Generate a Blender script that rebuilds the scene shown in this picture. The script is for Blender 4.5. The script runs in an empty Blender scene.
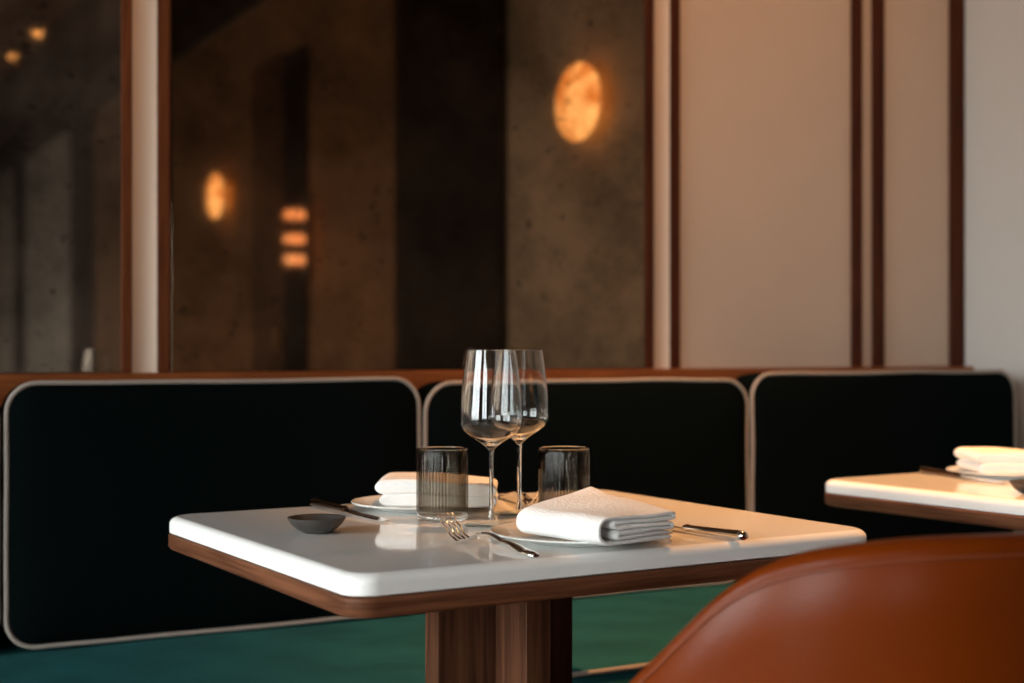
import bpy, bmesh, math, random
from mathutils import Vector, Matrix, noise
from math import sin, cos, pi, radians

sc = bpy.context.scene
COL = sc.collection
random.seed(4)

# ------------------------------------------------------------------ materials
def new_mat(name):
    m = bpy.data.materials.new(name); m.use_nodes = True
    nt = m.node_tree; nt.nodes.clear()
    out = nt.nodes.new('ShaderNodeOutputMaterial')
    return m, nt, out

def principled(name, col, rough=.5, metal=0., spec=.5, sheen=0., sheen_tint=(1, 1, 1), coat=0., var=0., var_scale=8., bump=0., bump_scale=60., stretch=(1, 1, 1)):
    m, nt, out = new_mat(name)
    b = nt.nodes.new('ShaderNodeBsdfPrincipled')
    b.inputs['Base Color'].default_value = (*col, 1)
    b.inputs['Roughness'].default_value = rough
    b.inputs['Metallic'].default_value = metal
    b.inputs['Specular IOR Level'].default_value = spec
    b.inputs['Sheen Weight'].default_value = sheen
    b.inputs['Sheen Tint'].default_value = (*sheen_tint, 1)
    b.inputs['Sheen Roughness'].default_value = .35
    b.inputs['Coat Weight'].default_value = coat
    b.inputs['Coat Roughness'].default_value = .08
    nt.links.new(b.outputs[0], out.inputs[0])
    tc = nt.nodes.new('ShaderNodeTexCoord')
    mp = nt.nodes.new('ShaderNodeMapping'); mp.inputs['Scale'].default_value = stretch
    nt.links.new(tc.outputs['Object'], mp.inputs[0])
    if var > 0:
        n = nt.nodes.new('ShaderNodeTexNoise'); n.inputs['Scale'].default_value = var_scale; n.inputs['Detail'].default_value = 5
        nt.links.new(mp.outputs[0], n.inputs[0])
        r = nt.nodes.new('ShaderNodeValToRGB')
        r.color_ramp.elements[0].position = .3; r.color_ramp.elements[1].position = .7
        r.color_ramp.elements[0].color = (*[c * (1 - var) for c in col], 1)
        r.color_ramp.elements[1].color = (*[min(1, c * (1 + var)) for c in col], 1)
        nt.links.new(n.outputs['Fac'], r.inputs[0]); nt.links.new(r.outputs[0], b.inputs['Base Color'])
    if bump > 0:
        n2 = nt.nodes.new('ShaderNodeTexNoise'); n2.inputs['Scale'].default_value = bump_scale; n2.inputs['Detail'].default_value = 4
        nt.links.new(mp.outputs[0], n2.inputs[0])
        bp = nt.nodes.new('ShaderNodeBump'); bp.inputs['Strength'].default_value = bump; bp.inputs['Distance'].default_value = .004
        nt.links.new(n2.outputs['Fac'], bp.inputs['Height']); nt.links.new(bp.outputs[0], b.inputs['Normal'])
    return m

def wood(name, dark, light, stretch=(40, 40, 2.2), rough=.4, spec=.25):
    """grain runs along the axis whose stretch value is small"""
    m, nt, out = new_mat(name)
    b = nt.nodes.new('ShaderNodeBsdfPrincipled'); b.inputs['Roughness'].default_value = rough
    b.inputs['Specular IOR Level'].default_value = spec
    tc = nt.nodes.new('ShaderNodeTexCoord'); mp = nt.nodes.new('ShaderNodeMapping'); mp.inputs['Scale'].default_value = stretch
    n = nt.nodes.new('ShaderNodeTexNoise'); n.inputs['Scale'].default_value = 1.6; n.inputs['Detail'].default_value = 8; n.inputs['Roughness'].default_value = .62
    n.inputs['Distortion'].default_value = .6
    r = nt.nodes.new('ShaderNodeValToRGB')
    r.color_ramp.elements[0].position = .32; r.color_ramp.elements[1].position = .68
    r.color_ramp.elements[0].color = (*dark, 1); r.color_ramp.elements[1].color = (*light, 1)
    nt.links.new(tc.outputs['Object'], mp.inputs[0]); nt.links.new(mp.outputs[0], n.inputs[0])
    nt.links.new(n.outputs['Fac'], r.inputs[0]); nt.links.new(r.outputs[0], b.inputs['Base Color'])
    bp = nt.nodes.new('ShaderNodeBump'); bp.inputs['Strength'].default_value = .12; bp.inputs['Distance'].default_value = .002
    nt.links.new(n.outputs['Fac'], bp.inputs['Height']); nt.links.new(bp.outputs[0], b.inputs['Normal'])
    nt.links.new(b.outputs[0], out.inputs[0])
    return m

def glass(name, col, rough=0., ior=1.5):
    m, nt, out = new_mat(name)
    g = nt.nodes.new('ShaderNodeBsdfGlass'); g.inputs['Color'].default_value = (*col, 1)
    g.inputs['Roughness'].default_value = rough; g.inputs['IOR'].default_value = ior
    nt.links.new(g.outputs[0], out.inputs[0])
    return m

def schlick(nt, f0=.04, pw=5.):
    lw = nt.nodes.new('ShaderNodeLayerWeight'); lw.inputs['Blend'].default_value = .5
    p = nt.nodes.new('ShaderNodeMath'); p.operation = 'POWER'; p.inputs[1].default_value = pw
    a = nt.nodes.new('ShaderNodeMath'); a.operation = 'MULTIPLY_ADD'; a.inputs[1].default_value = 1 - f0; a.inputs[2].default_value = f0
    nt.links.new(lw.outputs['Facing'], p.inputs[0]); nt.links.new(p.outputs[0], a.inputs[0])
    return a

def smoked(name, col, dark):
    """thin ribbed tinted glass: deeper tint where the wall is seen edge-on"""
    m, nt, out = new_mat(name)
    lw = nt.nodes.new('ShaderNodeLayerWeight'); lw.inputs['Blend'].default_value = .35
    mx = nt.nodes.new('ShaderNodeValToRGB')
    mx.color_ramp.elements[0].position = .0; mx.color_ramp.elements[0].color = (*col, 1)
    mx.color_ramp.elements[1].position = .75; mx.color_ramp.elements[1].color = (*dark, 1)
    t = nt.nodes.new('ShaderNodeBsdfTransparent')
    g = nt.nodes.new('ShaderNodeBsdfGlossy'); g.inputs['Roughness'].default_value = .04; g.inputs['Color'].default_value = (.9, .88, .85, 1)
    f = schlick(nt, .018)
    # ribs: the wall is thicker, so darker, along every rib
    tc = nt.nodes.new('ShaderNodeTexCoord'); sp_ = nt.nodes.new('ShaderNodeSeparateXYZ')
    at = nt.nodes.new('ShaderNodeMath'); at.operation = 'ARCTAN2'
    mu = nt.nodes.new('ShaderNodeMath'); mu.operation = 'MULTIPLY'; mu.inputs[1].default_value = 48.
    co_ = nt.nodes.new('ShaderNodeMath'); co_.operation = 'COSINE'
    mr_ = nt.nodes.new('ShaderNodeMapRange'); mr_.inputs[1].default_value = -1.; mr_.inputs[2].default_value = 1.; mr_.inputs[3].default_value = 1.14; mr_.inputs[4].default_value = .74
    vm = nt.nodes.new('ShaderNodeVectorMath'); vm.operation = 'SCALE'
    nt.links.new(tc.outputs['Object'], sp_.inputs[0]); nt.links.new(sp_.outputs['Y'], at.inputs[0]); nt.links.new(sp_.outputs['X'], at.inputs[1])
    nt.links.new(at.outputs[0], mu.inputs[0]); nt.links.new(mu.outputs[0], co_.inputs[0]); nt.links.new(co_.outputs[0], mr_.inputs[0])
    nt.links.new(mx.outputs[0], vm.inputs[0]); nt.links.new(mr_.outputs[0], vm.inputs['Scale'])
    x = nt.nodes.new('ShaderNodeMixShader')
    nt.links.new(lw.outputs['Facing'], mx.inputs[0]); nt.links.new(vm.outputs[0], t.inputs[0])
    nt.links.new(f.outputs[0], x.inputs[0]); nt.links.new(t.outputs[0], x.inputs[1]); nt.links.new(g.outputs[0], x.inputs[2]); nt.links.new(x.outputs[0], out.inputs[0])
    return m

def pane_mat(name, pw=5.):
    m, nt, out = new_mat(name)
    t = nt.nodes.new('ShaderNodeBsdfTransparent'); t.inputs[0].default_value = (.95, .97, .96, 1)
    g = nt.nodes.new('ShaderNodeBsdfGlossy'); g.inputs['Roughness'].default_value = .02
    f = schlick(nt, .03, pw)
    x = nt.nodes.new('ShaderNodeMixShader')
    nt.links.new(f.outputs[0], x.inputs[0]); nt.links.new(t.outputs[0], x.inputs[1]); nt.links.new(g.outputs[0], x.inputs[2])
    nt.links.new(x.outputs[0], out.inputs[0])
    return m

def emit(name, c_lo, c_hi, strength, scale=14.):
    m, nt, out = new_mat(name)
    e = nt.nodes.new('ShaderNodeEmission'); e.inputs['Strength'].default_value = strength
    tc = nt.nodes.new('ShaderNodeTexCoord')
    n = nt.nodes.new('ShaderNodeTexNoise'); n.inputs['Scale'].default_value = scale; n.inputs['Detail'].default_value = 4; n.inputs['Distortion'].default_value = 1.2
    r = nt.nodes.new('ShaderNodeValToRGB')
    r.color_ramp.elements[0].position = .36; r.color_ramp.elements[1].position = .62
    r.color_ramp.elements[0].color = (*c_lo, 1); r.color_ramp.elements[1].color = (*c_hi, 1)
    nt.links.new(tc.outputs['Object'], n.inputs[0]); nt.links.new(n.outputs['Fac'], r.inputs[0])
    nt.links.new(r.outputs[0], e.inputs[0]); nt.links.new(e.outputs[0], out.inputs[0])
    return m

def antique_mirror(name, tint, haze, haze_fac=.35, spot=.6):
    """foxed mirror: tinted reflection, patchy matt haze, small black spots"""
    m, nt, out = new_mat(name)
    tc = nt.nodes.new('ShaderNodeTexCoord')
    g = nt.nodes.new('ShaderNodeBsdfGlossy'); g.inputs['Color'].default_value = (*tint, 1); g.inputs['Roughness'].default_value = .035
    d = nt.nodes.new('ShaderNodeBsdfDiffuse')
    n1 = nt.nodes.new('ShaderNodeTexNoise'); n1.inputs['Scale'].default_value = 3.6; n1.inputs['Detail'].default_value = 9; n1.inputs['Roughness'].default_value = .68
    n2 = nt.nodes.new('ShaderNodeTexNoise'); n2.inputs['Scale'].default_value = 26.; n2.inputs['Detail'].default_value = 6; n2.inputs['Roughness'].default_value = .6
    for n in (n1, n2): nt.links.new(tc.outputs['Object'], n.inputs[0])
    r0 = nt.nodes.new('ShaderNodeValToRGB'); r0.color_ramp.elements[0].position = .35; r0.color_ramp.elements[1].position = .66
    r0.color_ramp.elements[0].color = (*[c * .45 for c in haze], 1); r0.color_ramp.elements[1].color = (*haze, 1)
    rg = nt.nodes.new('ShaderNodeValToRGB'); rg.color_ramp.elements[0].position = .36; rg.color_ramp.elements[1].position = .60
    rg.color_ramp.elements[0].color = (*[c * .50 for c in tint], 1); rg.color_ramp.elements[1].color = (*[c * 1.08 for c in tint], 1)
    nt.links.new(n1.outputs['Fac'], rg.inputs[0]); nt.links.new(rg.outputs[0], g.inputs['Color'])
    nt.links.new(n1.outputs['Fac'], r0.inputs[0]); nt.links.new(r0.outputs[0], d.inputs[0])
    r1 = nt.nodes.new('ShaderNodeMapRange'); r1.inputs[1].default_value = .35; r1.inputs[2].default_value = .7
    r1.inputs[3].default_value = haze_fac * .5; r1.inputs[4].default_value = haze_fac * 1.4
    nt.links.new(n1.outputs['Fac'], r1.inputs[0])
    x = nt.nodes.new('ShaderNodeMixShader')
    nt.links.new(r1.outputs[0], x.inputs[0]); nt.links.new(g.outputs[0], x.inputs[1]); nt.links.new(d.outputs[0], x.inputs[2])
    k = nt.nodes.new('ShaderNodeBsdfDiffuse'); k.inputs[0].default_value = (.012, .008, .006, 1)
    r2 = nt.nodes.new('ShaderNodeMapRange'); r2.inputs[1].default_value = .60; r2.inputs[2].default_value = .72
    r2.inputs[3].default_value = 0.; r2.inputs[4].default_value = spot
    nt.links.new(n2.outputs['Fac'], r2.inputs[0])
    x2 = nt.nodes.new('ShaderNodeMixShader')
    nt.links.new(r2.outputs[0], x2.inputs[0]); nt.links.new(x.outputs[0], x2.inputs[1]); nt.links.new(k.outputs[0], x2.inputs[2])
    nt.links.new(x2.outputs[0], out.inputs[0])
    return m

M = dict(
    plaster=principled('beige_wall_paint', (.42, .335, .27), .8, var=.03, var_scale=3, bump=.05, bump_scale=180),
    endwall=principled('pale_grey_wall_paint', (.44, .42, .395), .8, var=.02, var_scale=2),
    brown=principled('brown_plaster', (.21, .105, .048), .75, var=.2, var_scale=2.5),
    warmpanel=principled('beige_brown_plaster', (.38, .29, .215), .75, var=.15, var_scale=3),
    door=wood('brown_timber_door', (.06, .026, .011), (.12, .055, .025), (30, 30, 2), .5, .15),
    ceiling=principled('brown_ceiling', (.10, .06, .035), .8, var=.15, var_scale=1.5),
    cove=principled('pale_linen_strip', (.46, .36, .285), .7, bump=.05, bump_scale=200),
    floor=wood('dark_oak_floor', (.045, .022, .011), (.10, .052, .027), (6, .8, 6), .4),
    trim=wood('dark_walnut_trim', (.026, .0065, .0025), (.065, .017, .006), (60, 60, 3), .5, .12),
    trim_lit=wood('lit_walnut_trim', (.055, .016, .006), (.12, .036, .012), (60, 60, 3), .5, .12),  # same trim wood, window light on the left trims put into its colour
    rail=wood('reddish_walnut_rail', (.12, .034, .010), (.23, .072, .020), (3, 60, 60), .4),
    blackwood=principled('blackened_timber', (.010, .0035, .002), .6, spec=.15, var=.3, var_scale=6),
    walnut_edge=wood('walnut_edge', (.060, .020, .009), (.19, .072, .034), (3, 3, 90), .4),
    walnut_post=wood('walnut_post', (.026, .0085, .0042), (.115, .045, .021), (55, 55, 2), .42),
    stone=principled('white_polished_stone', (.86, .845, .82), .06, spec=.5, var=.015, var_scale=5),
    velvet=principled('black_green_velvet', (.0012, .0026, .0028), .95, spec=.03),
    teal=principled('teal_velvet', (.010, .064, .069), .85, spec=.08, sheen=.04, sheen_tint=(.15, .6, .6), var=.22, var_scale=9, bump=.15, bump_scale=30),
    piping=principled('pale_piping_cord', (.28, .24, .21), .8, bump=.3, bump_scale=400),
    leather=principled('tan_leather', (.135, .021, .0012), .33, spec=.16, var=.06, var_scale=12, bump=.08, bump_scale=220),
    leather_seam=principled('brown_leather_seam', (.17, .035, .009), .5),
    linen=principled('white_linen', (.88, .87, .85), .9, spec=.1, bump=.45, bump_scale=260),
    china=principled('white_china', (.80, .82, .80), .12, spec=.5),
    darkclay=principled('dark_grey_stoneware', (.045, .039, .036), .5, var=.2, var_scale=40, bump=.05, bump_scale=300),
    steel=principled('polished_steel', (.78, .76, .73), .13, metal=1.),
    bronze=principled('dark_bronze', (.10, .065, .04), .2, metal=1.),
    brass=principled('aged_brass', (.42, .26, .11), .35, metal=1.),
    blackmetal=principled('black_metal', (.012, .010, .009), .45),
    glass=glass('clear_glass', (.985, .99, .99)),
    smoke=smoked('smoked_glass', (.76, .735, .69), (.48, .455, .42)),
    pane=pane_mat('window_glass'),
    thin=pane_mat('thin_clear_glass', 14.),
    frame=principled('bronze_window_frame', (.05, .035, .025), .5),
    alabaster=emit('lit_alabaster', (.50, .15, .025), (1., .57, .22), 5.2, 7.),
    shade=emit('lit_amber_shade', (1., .36, .13), (1., .50, .24), 4.0, 6.),
    bulb=emit('lit_spot_lens', (1., .42, .11), (1., .48, .15), 40., 4.),
    mirror_a=antique_mirror('foxed_grey_mirror', (.31, .245, .19), (.15, .12, .095), .20, .75),
    mirror_b=antique_mirror('foxed_bronze_mirror', (.28, .195, .128), (.10, .062, .040), .05, .5),
)

# ------------------------------------------------------------------ mesh helpers
class MB:
    def __init__(s): s.bm = bmesh.new(); s.wn = False
    def box(s, lo, hi, bevel=0., seg=2, mat=None):
        t = bmesh.new()
        bmesh.ops.create_cube(t, size=1)
        lo, hi = Vector(lo), Vector(hi)
        for v in t.verts: v.co = Vector(((lo[i] + hi[i]) / 2 + v.co[i] * (hi[i] - lo[i]) for i in range(3)))
        if bevel: bmesh.ops.bevel(t, geom=t.edges[:], offset=bevel, segments=seg, affect='EDGES', profile=.5)
        s.wn = s.wn or bevel > 0; s.add(t, mat); return s
    def add(s, t, mat=None):
        if mat is not None: bmesh.ops.transform(t, matrix=mat, verts=t.verts)
        me = bpy.data.meshes.new('tmp'); t.to_mesh(me); t.free(); s.bm.from_mesh(me); bpy.data.meshes.remove(me)
    def loft(s, rings, closed=True, cap0=True, cap1=True, strip=False):
        bm = s.bm; R = [[bm.verts.new(p) for p in r] for r in rings]
        n = len(R[0])
        for a, b in zip(R, R[1:]):
            for i in range(n if closed else n - 1):
                j = (i + 1) % n
                bm.faces.new((a[i], a[j], b[j], b[i]))
        if strip:           # the ring is a ribbon outline: close its ends with a strip of quads
            for ring in (R[0], R[-1]):
                for i in range(n // 2 - 1): bm.faces.new((ring[i], ring[i + 1], ring[n - 2 - i], ring[n - 1 - i]))
            return s
        if cap0: bm.faces.new(R[0][::-1])
        if cap1: bm.faces.new(R[-1])
        return s
    def lathe(s, prof, n=48, rfun=None, close=False):
        """prof: (r, z) list; r==0 ends are poles"""
        bm = s.bm; rows = []
        for (r, z) in prof:
            if r < 1e-7: rows.append([bm.verts.new((0, 0, z))])
            else:
                row = []
                for k in range(n):
                    a = 2 * pi * k / n
                    rr = rfun(r, z, a) if rfun else r
                    row.append(bm.verts.new((rr * cos(a), rr * sin(a), z)))
                rows.append(row)
        pairs = list(zip(rows, rows[1:]))
        if close: pairs.append((rows[-1], rows[0]))
        for a, b in pairs:
            for i in range(n):
                j = (i + 1) % n
                if len(a) == 1 and len(b) == 1: continue
                if len(a) == 1: bm.faces.new((a[0], b[j], b[i]))
                elif len(b) == 1: bm.faces.new((a[i], a[j], b[0]))
                else: bm.faces.new((a[i], a[j], b[j], b[i]))
        return s
    def tube(s, pts, rad, n=8, closed=False, up=Vector((0, 0, 1)), flat=None):
        """swept circle/ellipse; rad scalar or list; flat: list/scalar ratio of the second axis"""
        pts = [Vector(p) for p in pts]; N = len(pts); rings = []
        for i, p in enumerate(pts):
            if closed: t = pts[(i + 1) % N] - pts[i - 1]
            else: t = pts[min(i + 1, N - 1)] - pts[max(i - 1, 0)]
            t.normalize()
            a = t.cross(up)
            if a.length < 1e-4: a = t.cross(Vector((1, 0, 0)))
            a.normalize(); b = a.cross(t).normalized()
            r = rad[i] if isinstance(rad, (list, tuple)) else rad
            f = 1. if flat is None else (flat[i] if isinstance(flat, (list, tuple)) else flat)
            rings.append([p + a * (r * cos(2 * pi * k / n)) + b * (r * f * sin(2 * pi * k / n)) for k in range(n)])
        if closed: s.loft(rings + [rings[0]], cap0=False, cap1=False); bmesh.ops.remove_doubles(s.bm, verts=s.bm.verts, dist=1e-6)
        else: s.loft(rings)
        return s
    def build(s, name, mat, parent=None, loc=None, rotz=None, sharp=38., subsurf=0, matrix=None):
        bm = s.bm
        if matrix is not None: bmesh.ops.transform(bm, matrix=matrix, verts=bm.verts)
        bmesh.ops.recalc_face_normals(bm, faces=bm.faces)
        for f in bm.faces: f.smooth = True
        lim = radians(sharp)
        for e in bm.edges:
            if len(e.link_faces) == 2 and e.calc_face_angle(0) > lim: e.smooth = False
        me = bpy.data.meshes.new(name); bm.to_mesh(me); bm.free()
        o = bpy.data.objects.new(name, me); COL.objects.link(o)
        me.materials.append(mat)
        if parent is not None: o.parent = parent
        if loc is not None: o.location = loc
        if rotz is not None: o.rotation_euler = (0, 0, rotz)
        if s.wn:
            md = o.modifiers.new('weighted_normal', 'WEIGHTED_NORMAL'); md.keep_sharp = True; md.weight = 100
        if subsurf:
            md = o.modifiers.new('subdivision', 'SUBSURF'); md.levels = subsurf; md.render_levels = subsurf
        return o

def rrect(w, h, r, n=8):
    """rounded rectangle outline centred on 0, list of (x, y)"""
    r = max(1e-4, min(r, w / 2 - 1e-4, h / 2 - 1e-4)); P = []
    for cx, cy, a0 in ((w / 2 - r, h / 2 - r, 0), (-w / 2 + r, h / 2 - r, pi / 2), (-w / 2 + r, -h / 2 + r, pi), (w / 2 - r, -h / 2 + r, 1.5 * pi)):
        for k in range(n + 1):
            a = a0 + (pi / 2) * k / n
            P.append((cx + r * cos(a), cy + r * sin(a)))
    return P

def dens(P, maxlen):
    """subdivide the long edges of a closed outline"""
    Q = []
    for i, p in enumerate(P):
        q = P[(i + 1) % len(P)]
        L = math.hypot(q[0] - p[0], q[1] - p[1]); k = max(1, int(L / maxlen))
        for j in range(k): Q.append((p[0] + (q[0] - p[0]) * j / k, p[1] + (q[1] - p[1]) * j / k))
    return Q

def tag(o, label, cat, group=None, kind=None):
    o['label'] = label; o['category'] = cat
    if group: o['group'] = group
    if kind: o['kind'] = kind
    return o

def thing(name, label, cat, loc=(0, 0, 0), rotz=0., group=None):
    o = bpy.data.objects.new(name, None); COL.objects.link(o)
    o.empty_display_size = .05
    o.location = loc; o.rotation_euler = (0, 0, rotz)
    return tag(o, label, cat, group)

def struct(name, mb, mat, label=None, cat=None, **k):
    o = mb.build(name, mat, **k); o['kind'] = 'structure'
    if label: o['label'] = label
    if cat: o['category'] = cat
    return o

def dup(root, loc, rotz, label):
    """a copy of a thing with copies of its parts and sub-parts"""
    r = root.copy(); COL.objects.link(r); r.location = loc; r.rotation_euler = (0, 0, rotz); r['label'] = label
    def kids(a, b):
        for ch in [c for c in src if c.parent is a]:
            c = ch.copy(); COL.objects.link(c); c.parent = b
            kids(ch, c)
    src = list(COL.objects)
    kids(root, r)
    return r

# ------------------------------------------------------------------ the room
YW = 2.86          # the mirrored wall
XE = 2.968         # the end wall on the right
XL = -3.2          # the window wall on the left
YB = -14.0
ZC = 3.6

struct('floor', MB().box((XL - .2, YB - .2, -.1), (XE + .2, YW + .2, 0)), M['floor'], 'dark oak floor of the dining room', 'floor')
struct('ceiling', MB().box((XL - .2, YB - .2, ZC), (XE + .2, YW + .2, ZC + .1)), M['ceiling'], 'dark brown ceiling of the dining room', 'ceiling')
struct('wall_back', MB().box((XL - .2, YW, 0), (XE + .2, YW + .2, ZC)), M['plaster'], 'beige wall behind the banquette', 'wall')
struct('wall_front', MB().box((XL - .2, YB - .2, 0), (XE + .2, YB, ZC)), M['brown'], 'brown wall at the far end of the room', 'wall')
struct('wall_right', MB().box((XE, YB - .2, 0), (XE + .2, YW + .2, ZC)), M['endwall'], 'pale grey end wall right of the banquette', 'wall')
# window wall; two farthest openings added to light the end wall's far part
wins = [(.35, 2.65), (-2.6, -.6), (-9.0, -7.0), (-12.6, -10.6)]
Z0, Z1 = .30, 2.45
wl = MB(); ys = [YB - .2]
for a, b in sorted(wins): ys += [a, b]
ys.append(YW + .2)
for i in range(0, len(ys), 2): wl.box((XL - .2, ys[i], 0), (XL, ys[i + 1], ZC))
for a, b in wins:
    wl.box((XL - .2, a, 0), (XL, b, Z0)); wl.box((XL - .2, a, Z1), (XL, b, ZC))
struct('wall_left', wl, M['brown'], 'brown wall with tall windows', 'wall')
for i, (a, b) in enumerate(wins):
    f = MB(); t = .05
    f.box((XL - .13, a, Z0), (XL - .06, a + t, Z1), .004); f.box((XL - .13, b - t, Z0), (XL - .06, b, Z1), .004)
    f.box((XL - .13, a + t, Z0), (XL - .06, b - t, Z0 + t), .004); f.box((XL - .13, a + t, Z1 - t), (XL - .06, b - t, Z1), .004)
    m_ = (a + b) / 2
    f.box((XL - .125, m_ - .025, Z0 + t), (XL - .065, m_ + .025, Z1 - t), .004)
    w = struct('window_%d' % (i + 1), f, M['frame'], 'tall dark framed window in the left wall, the two farthest added for light', 'window')
    p = MB().box((XL - .10, a + t, Z0 + t), (XL - .094, b - t, Z1 - t)).build('pane', M['pane'], w)

# brown panelling on the part of the end wall that only the mirrors show
struct('trim_1', MB().box((XE - .02, -8.0, 0), (XE, -.95, 3.2), .002), M['brown'], 'brown panelling on the far part of the end wall', 'panelling')
struct('trim_19', MB().box((XE - .015, .22, 0), (XE, 1.75, 3.2), .002), M['warmpanel'], 'beige brown panelling around the nearer sconce', 'panelling')
struct('trim_2', MB().box((XE - .06, YB, 3.22), (XE, YW - .30, 3.56), .006), M['blackwood'], 'dark cornice beam along the top of the end wall', 'beam')
struct('trim_3', MB().box((XE - .05, -.92, 0), (XE, .22, 3.22), .006), M['blackwood'], 'blackened timber portal on the end wall', 'panelling')
struct('trim_4', MB().box((XE - .12, -8.62, 0), (XE, -8.0, ZC), .006), M['blackwood'], 'dark pier on the far part of the end wall', 'pier')
struct('trim_17', MB().box((XE - .06, -12.25, 0), (XE, -11.85, ZC), .006), M['blackwood'], 'second dark pier near the far end of the room', 'pier')
dr = MB().box((XE - .04, -3.25, 0), (XE - .02, -2.61, 2.80), .006)
door = struct('door_1', dr, M['door'], 'dark timber door in the end wall', 'door')
MB().box((XE - .07, -2.70, .98), (XE - .04, -2.68, 1.12), .004).build('door_handle', M['brass'], door)

struct('trim_16', MB().box((XE - .045, -2.60, 0), (XE - .02, -2.24, 2.78), .004), M['blackwood'], 'narrow black panel beside the door on the end wall', 'panelling')
# ceiling beam that carries the spotlights
struct('trim_5', MB().box((1.44, YB, 3.09), (1.80, YW, ZC), .01), M['brown'], 'brown ceiling beam above the tables', 'beam')

# mirrored wall: wooden rail, vertical trims, linen strips, mirrors
RZ = .936
struct('trim_6', MB().box((-1.6, YW - .045, .865), (XE, YW, RZ), .004), M['rail'], 'reddish wood rail above the banquette', 'rail')
ZT = 2.8
def vtrim(n, x0, x1, d=.028, label='dark wood trim'):
    return struct('trim_%d' % n, MB().box((x0, YW - d, RZ), (x1, YW, ZT), .004), M['trim_lit' if n < 9 else 'trim'], label, 'trim')
vtrim(7, .665, .687, .012, 'wood trim left of the pale strip between the mirrors')
vtrim(8, .736, .763, .012, 'wood trim right of the pale strip between the mirrors')
vtrim(9, 1.912, 1.937, .012, 'wood trim along the right edge of the bronze mirror')
vtrim(10, 1.982, 2.014, .012, 'wood trim left of the wide beige panel')
vtrim(11, 2.563, 2.598, .012, 'left one of the paired wood trims right of the beige panel')
vtrim(12, 2.635, 2.675, .012, 'right one of the paired wood trims right of the beige panel')
vtrim(13, 2.915, XE, .012, 'wood trim in the corner against the pale end wall')
def cove(n, x0, x1, label):
    mb = MB(); N = 12
    front = []
    for k in range(N + 1):
        s = k / N
        front.append((x0 + (x1 - x0) * s, YW - .004 - .007 * (2 * s - 1) ** 2))
    out = front + [(x1, YW), (x0, YW)]
    mb.loft([[(x, y, RZ) for x, y in out], [(x, y, ZT) for x, y in out]])
    return struct('trim_%d' % n, mb, M['cove'], label, 'trim')
cove(14, .687, .736, 'pale hollow strip between the two mirrors')
cove(15, 1.937, 1.982, 'narrow pale strip right of the bronze mirror')

o = MB().box((-1.25, YW - .008, RZ), (.669, YW, ZT), .002).build('antique_mirror', M['mirror_a'])
tag(o, 'grey foxed mirror at the left edge above the banquette', 'mirror', 'antique mirrors on the banquette wall')
o = MB().box((.766, YW - .008, RZ), (1.912, YW, ZT), .002).build('antique_mirror', M['mirror_b'])
tag(o, 'wide brown foxed mirror in the middle showing two round lamps', 'mirror', 'antique mirrors on the banquette wall')

# ------------------------------------------------------------------ lamps of the room
def make_sconce(loc, label):
    t = thing('wall_sconce', label, 'wall lamp', loc, 0, 'round sconces on the end wall')
    R = Matrix.Rotation(radians(-90), 4, 'Y')          # lathe axis +Z -> -X
    MB().lathe([(0, 0), (.150, 0), (.152, .004), (.150, .010), (.05, .012), (.022, .02), (.022, .062), (0, .062)], 40).build('backplate', M['brass'], t, matrix=R)
    prof = [(0, .062), (.120, .064), (.150, .072), (.155, .085), (.148, .098), (.115, .112), (.07, .120), (.03, .123), (0, .124)]
    MB().lathe(prof, 64).build('alabaster_shade', M['alabaster'], t, matrix=R)
    MB().lathe([(0, .124), (.011, .124), (.010, .132), (0, .135)], 20).build('finial', M['brass'], t, matrix=R)
    return t
s1 = make_sconce((XE, .93, 1.95), 'round glowing sconce in the mirror, the larger and nearer one')
dup(s1, (XE - .02, -3.83, 2.03), 0, 'round glowing sconce in the mirror, the smaller one at left')

wl_ = thing('wall_light', 'dark wall light with three stacked amber shades in the mirror', 'wall lamp', (XE - .045, -2.19, 1.625))
MB().box((-.02, -.03, -.24), (0, .03, .26), .004).build('back_bar', M['blackmetal'], wl_)
for z in (.139, -.002, -.124):
    MB().lathe([(0, z - .026), (.048, z - .026), (.062, z - .020), (.064, z), (.062, z + .020), (.048, z + .026), (0, z + .026)], 40).build('shade', M['shade'], wl_, loc=(-.080, 0, 0))

def make_spot(loc, label):
    t = thing('ceiling_spotlight', label, 'ceiling spotlight', loc, 0, 'spotlights under the ceiling beam')
    MB().lathe([(0, .0), (.05, 0), (.05, -.012), (.042, -.012), (.042, -.10), (.036, -.10), (.036, -.085), (0, -.085)], 36).build('housing', M['blackmetal'], t)
    MB().lathe([(0, -.093), (.033, -.093), (.033, -.0885), (0, -.0885)], 28).build('lens', M['bulb'], t)
    return t
sp = make_spot((1.65, -4.53, 3.09), 'small ceiling spotlight in the mirror, the lower left one')
dup(sp, (1.67, -3.71, 3.09), 0, 'small ceiling spotlight in the mirror, the upper right one')
dup(sp, (1.62, 1.75, 3.09), 0, 'ceiling spotlight on the beam above the two tables')
dup(sp, (1.62, 1.05, 3.09), 0, 'ceiling spotlight on the beam in front of the tables, washing the wall')

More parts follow.
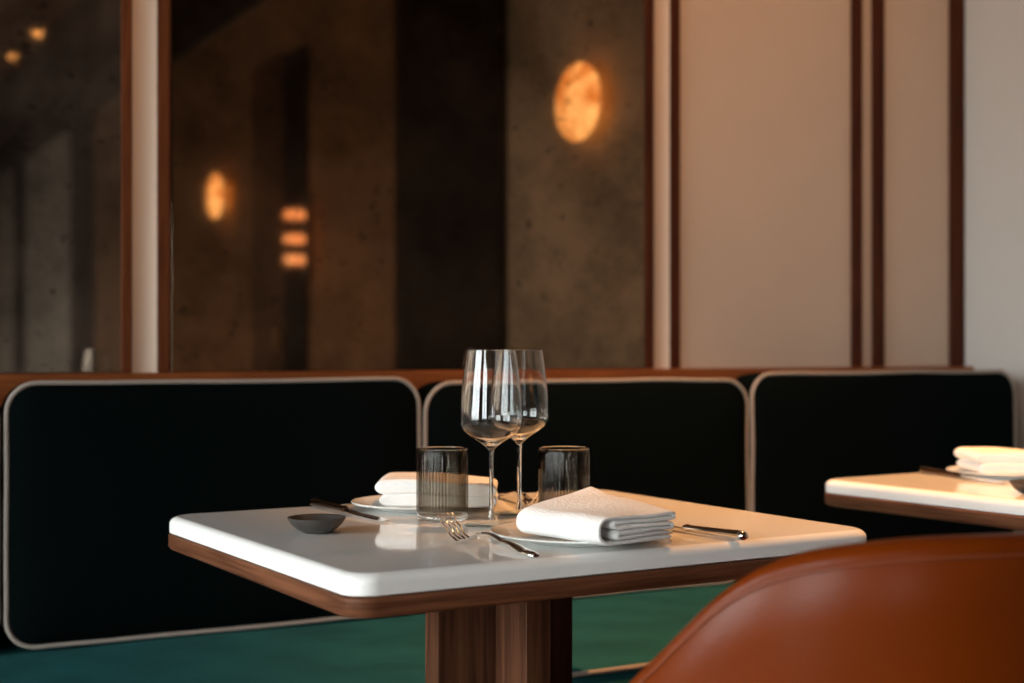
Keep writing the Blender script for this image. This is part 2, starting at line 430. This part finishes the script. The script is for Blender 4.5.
def spot_light(name, loc, target, energy, col, size, blend, rad=.03):
    L = bpy.data.lights.new(name, 'SPOT'); L.energy = energy; L.color = col; L.spot_size = radians(size); L.spot_blend = blend; L.shadow_soft_size = rad
    o = bpy.data.objects.new(name, L); COL.objects.link(o); o.location = loc
    o.rotation_euler = (Vector(target) - Vector(loc)).to_track_quat('-Z', 'Y').to_euler()
    return o
WARM = (1., .58, .27)
spot_light('spotlight_beam', (1.62, 1.75, 2.975), (1.76, 1.95, 0), 460, (1., .46, .16), 58, 1.)
spot_light('wall_washer_beam', (1.62, 1.05, 2.975), (1.75, YW, 2.15), 135, (1., .47, .20), 95, 1.)
spot_light('spotlight_beam', (1.65, -4.53, 2.975), (1.65, -4.53, 0), 70, WARM, 80, .6)
spot_light('spotlight_beam', (1.67, -3.71, 2.975), (1.67, -3.71, 0), 70, WARM, 80, .6)

# ------------------------------------------------------------------ banquette
BX0, BX1 = -1.6, XE - .006
YF = 2.58                    # face of the back cushions
SF = 2.005                   # front edge of the seat
bq = thing('banquette_bench', 'long teal velvet banquette seat along the mirrored wall', 'bench', (0, 0, 0))
# seat: rounded cross-section swept along x
def seat_ring(x):
    P = []
    y0, y1, z0, z1, r = SF, YW - .17, .30, .45, .03
    for k in range(7):
        a = pi + (pi / 2) * k / 6
        P.append((x, y0 + r + r * cos(a), z0 + r + r * sin(a)))
    P += [(x, y1, z0), (x, y1, z1)]
    for k in range(9):
        s = k / 8
        P.append((x, y1 + (y0 + r - y1) * s, z1 + .007 * sin(pi * s) + .003 * noise.noise(Vector((x * 3, s * 3, .3)))))
    for k in range(7):
        a = pi / 2 + (pi / 2) * k / 6
        P.append((x, y0 + r + r * cos(a), z1 - r + r * sin(a)))
    return P
mb = MB(); mb.loft([seat_ring(BX0 + (BX1 - BX0) * k / 90) for k in range(91)])
mb.build('seat_pad', M['teal'], bq, sharp=60)
MB().tube([(BX0 + (BX1 - BX0) * k / 60, SF + .004, .447) for k in range(61)], .0045, 8).build('piping', M['piping'], bq)
MB().box((BX0, SF + .05, 0), (BX1, YW - .19, .296), .006).build('plinth', M['blackwood'], bq)
tag(MB().box((BX0, YW - .165, .02), (BX1, YW - .05, .875), .02).build('backrest_board', M['velvet']), 'dark velvet backing board behind the back cushions, seen in the gaps', 'backrest')

def back_cushion(x0, x1, z0, z1, r, seed, label, dy=0.):
    w, h = x1 - x0, z1 - z0
    t = thing('back_cushion', label, 'cushion', ((x0 + x1) / 2, YF + dy, (z0 + z1) / 2), 0, 'back cushions of the banquette')
    base = dens(rrect(w, h, r, 8), .03)
    def ring(inset, dy):
        sx, sy = (w - 2 * inset) / w, (h - 2 * inset) / h
        R = []
        for (x, y) in base:
            # gentle unevenness of the stuffed edge
            nx = x * sx + .003 * noise.noise(Vector((seed, y * 6, dy * 5)))
            nz = y * sy + .0035 * noise.noise(Vector((x * 5, seed, dy * 5)))
            R.append((nx, dy + .002 * noise.noise(Vector((x * 4, y * 4, seed))), nz))
        return R
    mb = MB()
    mb.loft([ring(.03, .108), ring(.008, .104), ring(.001, .090), ring(-.002, .06), ring(-.001, .025), ring(0, .002), ring(.006, -.005), ring(.03, -.013), ring(.07, -.020), ring(.13, -.024), ring(.19, -.026)])
    mb.build('cushion_body', M['velvet'], t, sharp=70)
    MB().tube([Vector(p) + Vector((0, -.002, 0)) for p in ring(-.001, .002)], .0044, 8, closed=True, up=Vector((0, 1, 0))).build('piping', M['piping'], t)
    return t
back_cushion(-.42, .391, .463, .921, .06, 1.3, 'dark velvet back cushion mostly cut off by the left picture edge')
back_cushion(.406, 1.188, .463, .922, .052, 2.1, 'wide dark velvet back cushion left of the wine glasses')
back_cushion(1.204, 2.006, .462, .914, .06, 3.7, 'dark velvet back cushion behind the wine glasses, in the middle')
back_cushion(2.019, 2.855, .462, .925, .055, 5.2, 'dark velvet back cushion at right, against the pale end wall', -.004)

# ------------------------------------------------------------------ tables
def make_table(loc, rotz, label):
    """origin on the floor under the middle of the top"""
    t = thing('dining_table', label, 'table', loc, rotz, 'dining tables before the banquette')
    W, D = .745, .635
    def slab(prof, r):
        return [[(x, y, z) for x, y in dens(rrect(W - 2 * i, D - 2 * i, r - i, 8), .05)] for i, z in prof]
    def even(rings): return rings
    base = rrect(W, D, .032, 8)
    def R(i, z): return [(x * (W - 2 * i) / W, y * (D - 2 * i) / D, z) for x, y in base]
    q = .011
    prof = [(.003, .7255), (.0, .7275), (0, .75 - q)] + [(q - q * cos(a), .75 - q + q * sin(a)) for a in (pi / 10, pi / 5, 3 * pi / 10, 2 * pi / 5, pi / 2)]
    mb = MB().loft([R(i, z) for i, z in prof]); mb.wn = True
    mb.build('tabletop', M['stone'], t, sharp=50)
    MB().loft([R(i, z) for i, z in ((.010, .702), (.002, .704), (-.001, .708), (-.001, .724), (.001, .7255))]).build('wooden_edge', M['walnut_edge'], t, sharp=50)
    L, w, L2 = .105, .0185, .098
    for lo, hi in (((-L - .008, -w, .03), (L - .008, w, .702)), ((-w - .008, -L2, .03), (w - .008, -w, .702)), ((-w - .008, w, .03), (w - .008, L2, .702))):
        MB().box(lo, hi, .0015).build('pedestal_board', M['walnut_post'], t)
    MB().box((-.24, -.22, 0), (.20, .22, .03), .006).build('base_plate', M['blackmetal'], t)
    return t
TA = radians(2.5)
def tw(u, v, z=0.):      # table-1 axes -> room
    return Vector((u * cos(TA) - v * sin(TA), u * sin(TA) + v * cos(TA), z))
c1 = tw(.984, 1.655)
table = make_table((c1.x, c1.y, 0), TA, 'white topped table in the middle with glasses on it')
TB = radians(4.0)
# second table: its left edge runs from (1.745,1.54) to (1.71,1.96)
lb = Vector((1.708, 1.985, 0)); ux = Vector((cos(TB), sin(TB), 0)); uy = Vector((-sin(TB), cos(TB), 0))
c2 = lb + ux * .3675 - uy * .3175
dup(table, (c2.x, c2.y, 0), TB, 'white topped table cut off by the right picture edge')

ZT1 = .7502
# ------------------------------------------------------------------ glassware
def make_wine_glass(loc, label):
    t = thing('wine_glass', label, 'wine glass', loc, 0, 'tall wine glasses')
    th = .0011
    outer = [(.0036, .0985), (.0066, .1030), (.0130, .1080), (.0206, .1130), (.0300, .1192), (.0368, .1250), (.0410, .1310), (.0426, .1375), (.0427, .1440), (.0418, .1560), (.0400, .1740), (.0375, .1960), (.0350, .2160), (.0330, .2290), (.0327, .2313), (.03265, .2317)]
    inner = [(r - th, z) for r, z in outer[::-1][:-5]]
    inner += [(.0190, .1148), (.0100, .1102), (.0040, .1082), (0, .1076)]
    MB().lathe(outer + [(.0323, .2321), (.0319, .2321)] + inner, 64).build('bowl', M['glass'], t, sharp=80)
    MB().lathe([(.0036, .0985), (.0030, .0900), (.0027, .0700), (.0027, .0400), (.0031, .0200), (.0040, .0120), (.0060, .0072)], 24).build('stem', M['glass'], t, sharp=80)
    MB().lathe([(.0060, .0072), (.0120, .0048), (.0220, .0030), (.0330, .0018), (.0372, .0012), (.0375, .0006), (.0368, .0), (0, .0)], 64).build('foot', M['thin'], t, sharp=80)
    return t
wg = make_wine_glass((.876, 1.671, ZT1), 'front wine glass on the middle table, left of the pair')
dup(wg, (.969, 1.763, ZT1), .4, 'rear wine glass on the middle table, right of the pair')
off = c2 - c1
def to2(p):     # same spot on the second table
    d = Vector(p) - c1; d.z = 0
    a = TB - TA
    return Vector((c2.x + d.x * cos(a) - d.y * sin(a), c2.y + d.x * sin(a) + d.y * cos(a), ZT1))
dup(wg, to2((.876, 1.671, 0)), .2, 'wine glass of the right table, the left blurred rim in the mirror')
dup(wg, to2((.969, 1.763, 0)), .7, 'wine glass of the right table, the right blurred rim in the mirror')

def make_tumbler(loc, rotz, label):
    t = thing('water_tumbler', label, 'tumbler', loc, rotz, 'ribbed smoked tumblers')
    R0 = .0352; H = .0965
    def ribs(r, z, a):
        if r > .0345 and .012 < z < .092: return r + .0003 * cos(48 * a)
        return r
    body = [(0, .0095), (.0330, .0095), (.0346, .0108), (R0, .0130), (R0, .030), (R0, .060), (R0, .0905), (.0348, .0935), (.0348, H - .001), (.0341, H), (.0332, H - .001), (.0328, .090), (.0326, .016), (.0312, .0132), (.026, .0125), (0, .0125)]
    MB().lathe(body, 288, ribs).build('glass_body', M['smoke'], t, sharp=80)
    MB().tube([(.0340 * cos(2 * pi * k / 96), .0340 * sin(2 * pi * k / 96), H + .0004) for k in range(96)], .0010, 8, closed=True).build('rim', M['glass'], t)
    MB().lathe([(0, 0), (.0332, 0), (.0343, .0012), (.0346, .0050), (.0343, .0086), (.0330, .0092), (0, .0092)], 96).build('glass_base', M['glass'], t, sharp=80)
    return t
tb = make_tumbler((.843, 1.752, ZT1), .1, 'ribbed smoked tumbler left of the wine glasses, before the far napkin')
dup(tb, (.994, 1.681, ZT1), .9, 'ribbed smoked tumbler right of the wine glasses, behind the front napkin')

# ------------------------------------------------------------------ plates, napkins, dishes
def make_plate(loc, r, label):
    t = MB().lathe([(0, .001), (r * .55, .001), (r * .58, 0), (r * .63, 0), (r * .66, .003), (r * .80, .0052), (r * .97, .0088), (r, .0105), (r * .995, .0118), (r * .965, .0108), (r * .80, .0078), (r * .62, .0050), (0, .0045)], 96).build('dinner_plate', M['china'], sharp=60, loc=loc)
    return tag(t, label, 'plate', 'white dinner plates')
make_plate((.907, 1.492, ZT1), .112, 'white plate under the front napkin on the middle table')
make_plate((.872, 1.893, ZT1), .098, 'white plate under the far napkin on the middle table')
make_plate((2.035, 1.865, ZT1), .098, 'white plate under the napkin on the right table')

def ribbon(path, half, name_seed, length, amp, nx=26, thick_f=None):
    """a folded cloth: cross-section centreline path (y, z) thickened, swept along x"""
    n = len(path); Lft, Rgt = [], []
    for i, (y, z) in enumerate(path):
        a = path[max(i - 1, 0)]; b = path[min(i + 1, n - 1)]
        ty, tz = b[0] - a[0], b[1] - a[1]; l = math.hypot(ty, tz) or 1
        ny, nz = -tz / l, ty / l
        h = half[i] if isinstance(half, list) else half * (1. if 0 < i < n - 1 else .6)
        Lft.append((y + ny * h, z + nz * h)); Rgt.append((y - ny * h, z - nz * h))
    outline = Lft + Rgt[::-1]
    rings = []
    for k in range(nx + 1):
        s = k / nx; x = (s - .5) * length
        ring = []
        for j, (y, z) in enumerate(outline):
            q = Vector((x * 16, y * 16, z * 40 + name_seed))
            dz = amp * noise.noise(q) * min(1., z / .01)
            dx = .004 * noise.noise(Vector((z * 60, y * 10, name_seed))) * (1 if abs(s - .5) > .3 else .4)
            dy = .0025 * noise.noise(Vector((x * 12, z * 50, name_seed + 3)))
            f = thick_f(s, y) if thick_f else 1.
            ring.append((x + dx, y + dy, max(0., (z + dz) * f)))
        rings.append(ring)
    return rings

def arc(cy, cz, r, a0, a1, n=7, ry=None):
    ry = ry or r
    return [(cy + ry * cos(a0 + (a1 - a0) * k / n), cz + r * sin(a0 + (a1 - a0) * k / n)) for k in range(n + 1)]
def line(a, b, n=8): return [(a[0] + (b[0] - a[0]) * k / n, a[1] + (b[1] - a[1]) * k / n) for k in range(n)]

def napkin_rolled(loc, rotz, label):
    """double cloth folded over: the round fold at -y, open layers at +y"""
    def hair(y, z, r, right, k=6):      # half turn downwards at the right or left end
        return arc(y, z, r, .5 * pi, -.5 * pi, k) if right else arc(y, z, r, .5 * pi, 1.5 * pi, k)
    p = line((.060, .0026), (-.042, .0026)) + arc(-.044, .0183, .0157, 1.5 * pi, .5 * pi, 14) + line((-.040, .0340), (.054, .0335)) \
        + hair(.056, .0306, .0029, True) + line((.052, .0277), (-.030, .0280)) + hair(-.032, .0250, .0030, False) + line((-.028, .0220), (.050, .0212)) \
        + hair(.052, .0182, .0030, True) + line((.048, .0152), (-.026, .0156)) + hair(-.028, .0124, .0032, False) + line((-.024, .0092), (.057, .0084)) + [(.057, .0084)]
    rings = ribbon(p, .0028, 1.7, .150, .0030, thick_f=lambda s, y: (lambda u, t: .92 - .02 * u - .1 * t + .62 * u * t)(max(0, min(1, (y + .06) / .12)), 1 - s))
    mb = MB().loft(rings, strip=True)
    o = mb.build('folded_napkin', M['linen'], loc=loc, rotz=rotz, sharp=75, subsurf=1)
    return tag(o, label, 'napkin', 'folded white napkins')

def napkin_stacked(loc, rotz, label, length=.13, width=.17, seed=3.):
    """cloth folded into two thick leaves, their round folds at -y"""
    h = width / 2
    mb = MB()
    taper = lambda s, y: 1. - .20 * max(0., (y + .01) / h) - .06 * abs(s - .5)
    for z0, th, off, sd in ((0, .0205, .006, seed), (.0195, .021, 0, seed + 5)):
        c = th / 2; y0 = -h + off
        ys_ = [y0 + c * 1.5 * q for q in (.02, .1, .25, .45, .7, 1.)] + [y0 + c * 1.5 + (h - y0 - c * 1.5) * k / 12 for k in range(1, 13)]
        hf = [c * math.sqrt(max(0., 1 - (1 - min(1., (y - y0) / (c * 1.5))) ** 2)) for y in ys_]
        hf[-1] *= .8
        mb.loft(ribbon([(y, z0 + c) for y in ys_], hf, sd, length, .0030, thick_f=taper), strip=True)
    o = mb.build('folded_napkin', M['linen'], loc=loc, rotz=rotz, sharp=75, subsurf=1)
    return tag(o, label, 'napkin', 'folded white napkins')
NZ = ZT1 + .0095
# local +y of a napkin points along rotz + 90 deg
napkin_rolled((.898, 1.446, NZ), radians(10 - 90), 'folded white napkin in front, its round fold and layers showing')
napkin_stacked((.893, 1.868, NZ), radians(-28.5 - 90), 'folded white napkin behind the left tumbler, near the banquette', .125, .172)
napkin_stacked((2.048, 1.850, NZ), radians(-28.5 - 90), 'folded white napkin on the right table, cut by the picture edge', .13, .18, 9.)

def make_dish(loc, label):
    t = MB().lathe([(0, 0), (.015, 0), (.0175, .001), (.0250, .0050), (.0320, .0112), (.0365, .0180), (.0372, .0200), (.0362, .0202), (.0340, .0172), (.0290, .0115), (.0210, .0062), (.012, .0040), (0, .0034)], 64).build('dip_dish', M['darkclay'], loc=loc, sharp=70)
    return tag(t, label, 'bowl', 'small dark stoneware dishes')
make_dish((.644, 1.706, ZT1), 'small dark grey dish at the left side of the middle table')
make_dish((1.825, 1.607, ZT1), 'small dark grey dish on the right table, cut by the picture edge')

# ------------------------------------------------------------------ cutlery (along local +x: the working end)
def make_fork(loc, rotz, label, mat='steel', scale=1.):
    t = thing('table_fork', label, 'fork', loc, rotz, 'table forks')
    L = .196 * scale
    def zc(s):       # height of the centreline, s = 0 handle end .. 1 tine tips
        P = [(0, .003), (.08, .0045), (.3, .011), (.48, .0165), (.60, .0150), (.70, .0075), (.76, .0030), (.84, .0075), (.92, .0185), (1., .0320)]
        for (a, b), (c, d) in zip(P, P[1:]):
            if a <= s <= c:
                k = (s - a) / (c - a); k = k * k * (3 - 2 * k); return b + (d - b) * k
        return P[-1][1]
    ss = [k / 40 for k in range(29)]
    def hw(s):
        P = [(0, .0045), (.03, .0075), (.12, .0085), (.3, .0058), (.50, .0036), (.60, .0030), (.66, .0055), (.70, .0105), (.72, .0118)]
        for (a, b), (c, d) in zip(P, P[1:]):
            if a <= s <= c: return b + (d - b) * (s - a) / (c - a)
        return P[-1][1]
    ss = [s * .72 / .7 for s in ss]
    MB().tube([(L * s, 0, zc(s)) for s in ss if s <= .585] , [hw(s) for s in ss if s <= .585], 14, flat=[.42 if s < .35 else .42 + (s - .35) * 1.6 for s in ss if s <= .585]).build('handle', M[mat], t, sharp=60)
    hs = [s for s in ss if s >= .57]
    mb = MB().tube([(L * s, 0, zc(s)) for s in hs], [hw(s) for s in hs], 16, flat=[max(.1, .62 - 5 * (s - .57)) for s in hs])
    for k in range(4):
        y = (k - 1.5) * .0066
        pts = [(L * (.69 + .31 * j / 10), y * (1 + .06 * j / 10), zc(.69 + .31 * j / 10)) for j in range(11)]
        mb.tube(pts, [.0021 - .0011 * (j / 10) for j in range(11)], 8, flat=.75)
    mb.build('tined_head', M[mat], t, sharp=60)
    return t
fk = make_fork((.780, 1.380, ZT1), radians(95.5), 'steel fork left of the front napkin, its tines raised')
dup(fk, (1.043, 1.985, ZT1), radians(-94), 'fork right of the far napkin, mostly hidden behind the wine glasses')

def make_knife(loc, rotz, label, mat='steel', lift=0.):
    t = thing('table_knife', label, 'knife', loc, rotz, 'table knives')
    pts = [(0.0, 0, .0075), (.004, 0, .0075), (.012, 0, .0075), (.035, 0, .0072), (.072, 0, .0068), (.099, 0, .0066), (.106, 0, .0066), (.112, 0, .0066)]
    MB().tube(pts, [.0040, .0068, .0074, .0066, .0056, .0050, .0060, .0040], 14, flat=.85).build('handle', M[mat], t, sharp=60)
    n = 16; rings = []
    for k in range(n + 1):
        s = k / n; x = .111 + .120 * s
        hw_ = .0045 + .0050 * min(1, s * 3) ** .7
        e = 1 - max(0, (s - .75) / .25) ** 2.2 * .85
        z = .0052 - .0030 * s
        rings.append([(x, -.0045 - (hw_ - .0045) * e * 1.6, z), (x, -.002, z + .0009), (x, .0045 * (1 if s < .9 else 1 - (s - .9) * 4), z + .0011), (x, .0045 * (1 if s < .9 else 1 - (s - .9) * 4), z - .0009), (x, -.002, z - .0007)])
    MB().loft(rings).build('blade', M['steel'], t, sharp=30)
    return t
kn = make_knife((1.066, 1.372, ZT1), radians(96), 'steel knife right of the front napkin')
kd = make_knife((.744, 1.992, ZT1), radians(-84.6), 'dark handled knife behind the small dish on the middle table', 'bronze')
kr = dup(kd, (1.948, 1.980, ZT1), radians(-98), 'dark handled knife left of the napkin on the right table')

# ------------------------------------------------------------------ leather tub chair
ch = thing('tub_chair', 'tan leather tub chair in the foreground, seen from behind', 'chair', tuple(tw(1.068, 1.12)), TA)
W_, D_, N_ = .30, .32, 2.2
zt = [.634, .664, .689, .709, .734, .758, .779, .794, .805, .812, .817, .820, .8235, .8255, .8265, .827, .827, .827, .827, .827, .827]
def zprof(k):
    k = abs(k)
    i = min(int(k), 19); f = k - i
    return zt[i] + (zt[i + 1] - zt[i]) * f
plan = []      # (x, y, crest z)
for k in range(-5, 0): plan.append((-W_, -k * .045, .634 + k * .016))
for k in range(0, 41):
    kk = k / 2 ; ph = kk / 20 * pi / 2
    plan.append((-W_ * max(0, cos(ph)) ** (2 / N_), -D_ * sin(ph) ** (2 / N_), zprof(kk)))
plan = plan + [(-x, y, z) for x, y, z in plan[:-1][::-1]]
# smooth the crest heights and spacing
for _ in range(3):
    plan = [plan[0]] + [tuple((plan[i - 1][j] + 2 * plan[i][j] + plan[i + 1][j]) / 4 for j in range(3)) for i in range(1, len(plan) - 1)] + [plan[-1]]
zb = .36
rings = []; seam = []
for i, (x, y, z) in enumerate(plan):
    a = Vector(plan[max(i - 1, 0)][:2]); b = Vector(plan[min(i + 1, len(plan) - 1)][:2])
    tv = (b - a).normalized(); out = Vector((tv.y, -tv.x))          # outward normal in plan
    p = Vector((x, y)); hgt = z - zb
    sec = []
    # outer face rising from the bottom, slightly flared, then the roll of the rim, then the inner face
    for s, o_ in ((0, -.055), (.25, -.032), (.5, -.014), (.75, -.001), (.90, .005)): sec.append((o_, zb + (hgt - .022) * s))
    sec += [(.006, z - .020), (.0045, z - .0165), (.0055, z - .013), (.004, z - .0065), (-.003, z - .0015), (-.012, z), (-.022, z - .002), (-.032, z - .010), (-.037, z - .024)]
    for s, o_ in ((.7, -.046), (.4, -.055), (0, -.095)): sec.append((o_, zb + .01 + (hgt - .03) * s))
    rings.append([(*(p + out * o_), zz) for o_, zz in sec])
    q = p + out * .0058; seam.append((q.x, q.y, z - .0165))
MB().loft(rings).build('back_shell', M['leather'], ch, sharp=60)
MB().tube(seam, .0018, 8).build('seam', M['leather_seam'], ch)
seat = [(x, y) for x, y in rrect(.46, .44, .12, 8)]
def SR(f, z): return [(x * f, y * f + .0, z) for x, y in seat]
MB().loft([SR(.94, .345), SR(.985, .355), SR(1, .38), SR(1, .42), SR(.98, .445), SR(.92, .458), SR(.7, .464), SR(.3, .466)]).build('seat_cushion', M['leather'], ch, sharp=60)
for sx in (-1, 1):
    for sy in (-1, 1):
        MB().tube([(sx * .185, sy * .165, .36), (sx * .20, sy * .185, .18), (sx * .215, sy * .20, 0)], [.020, .017, .013], 14, up=Vector((0, 1, 0))).build('leg', M['walnut_post'], ch)

# ------------------------------------------------------------------ daylight
w = bpy.data.worlds.new('World'); sc.world = w; w.use_nodes = True
nt = w.node_tree; nt.nodes.clear()
wo = nt.nodes.new('ShaderNodeOutputWorld'); bg = nt.nodes.new('ShaderNodeBackground')
tc = nt.nodes.new('ShaderNodeTexCoord'); sx = nt.nodes.new('ShaderNodeSeparateXYZ')
rp = nt.nodes.new('ShaderNodeValToRGB')
rp.color_ramp.elements[0].position = .46; rp.color_ramp.elements[0].color = (.30, .30, .29, 1)
rp.color_ramp.elements[1].position = .53; rp.color_ramp.elements[1].color = (.96, .98, 1.0, 1)
mr = nt.nodes.new('ShaderNodeMapRange'); mr.inputs[1].default_value = -1; mr.inputs[2].default_value = 1
nt.links.new(tc.outputs['Generated'], sx.inputs[0]); nt.links.new(sx.outputs['Z'], mr.inputs[0]); nt.links.new(mr.outputs[0], rp.inputs[0])
nt.links.new(rp.outputs[0], bg.inputs[0]); bg.inputs[1].default_value = 20.0
nt.links.new(bg.outputs[0], wo.inputs[0])
for a, b in wins:
    L = bpy.data.lights.new('window_portal', 'AREA'); L.shape = 'RECTANGLE'; L.size = b - a; L.size_y = Z1 - Z0
    L.cycles.is_portal = True
    o = bpy.data.objects.new('window_portal', L); COL.objects.link(o)
    o.location = (XL - .16, (a + b) / 2, (Z0 + Z1) / 2)
    o.rotation_euler = Vector((1, 0, 0)).to_track_quat('-Z', 'Z').to_euler()

# ------------------------------------------------------------------ camera
cd = bpy.data.cameras.new('camera'); cd.lens = 50.; cd.sensor_width = 36.; cd.sensor_fit = 'HORIZONTAL'
cd.shift_y = 7.1 / 1024; cd.clip_start = .02; cd.clip_end = 60
cd.dof.use_dof = True; cd.dof.focus_distance = 1.80; cd.dof.aperture_fstop = 3.4
co = bpy.data.objects.new('camera', cd); COL.objects.link(co)
co.location = (0, 0, .984); co.rotation_euler = (radians(90), 0, radians(-28.5))
sc.camera = co

sc.view_settings.view_transform = 'Standard'; sc.view_settings.look = 'None'
sc.view_settings.gamma = 1.; sc.view_settings.use_curve_mapping = False
sc.view_settings.exposure = -.12
sc.cycles.use_denoising = True
sc.cycles.max_bounces = 12; sc.cycles.diffuse_bounces = 4; sc.cycles.glossy_bounces = 6; sc.cycles.transmission_bounces = 12; sc.cycles.transparent_max_bounces = 12
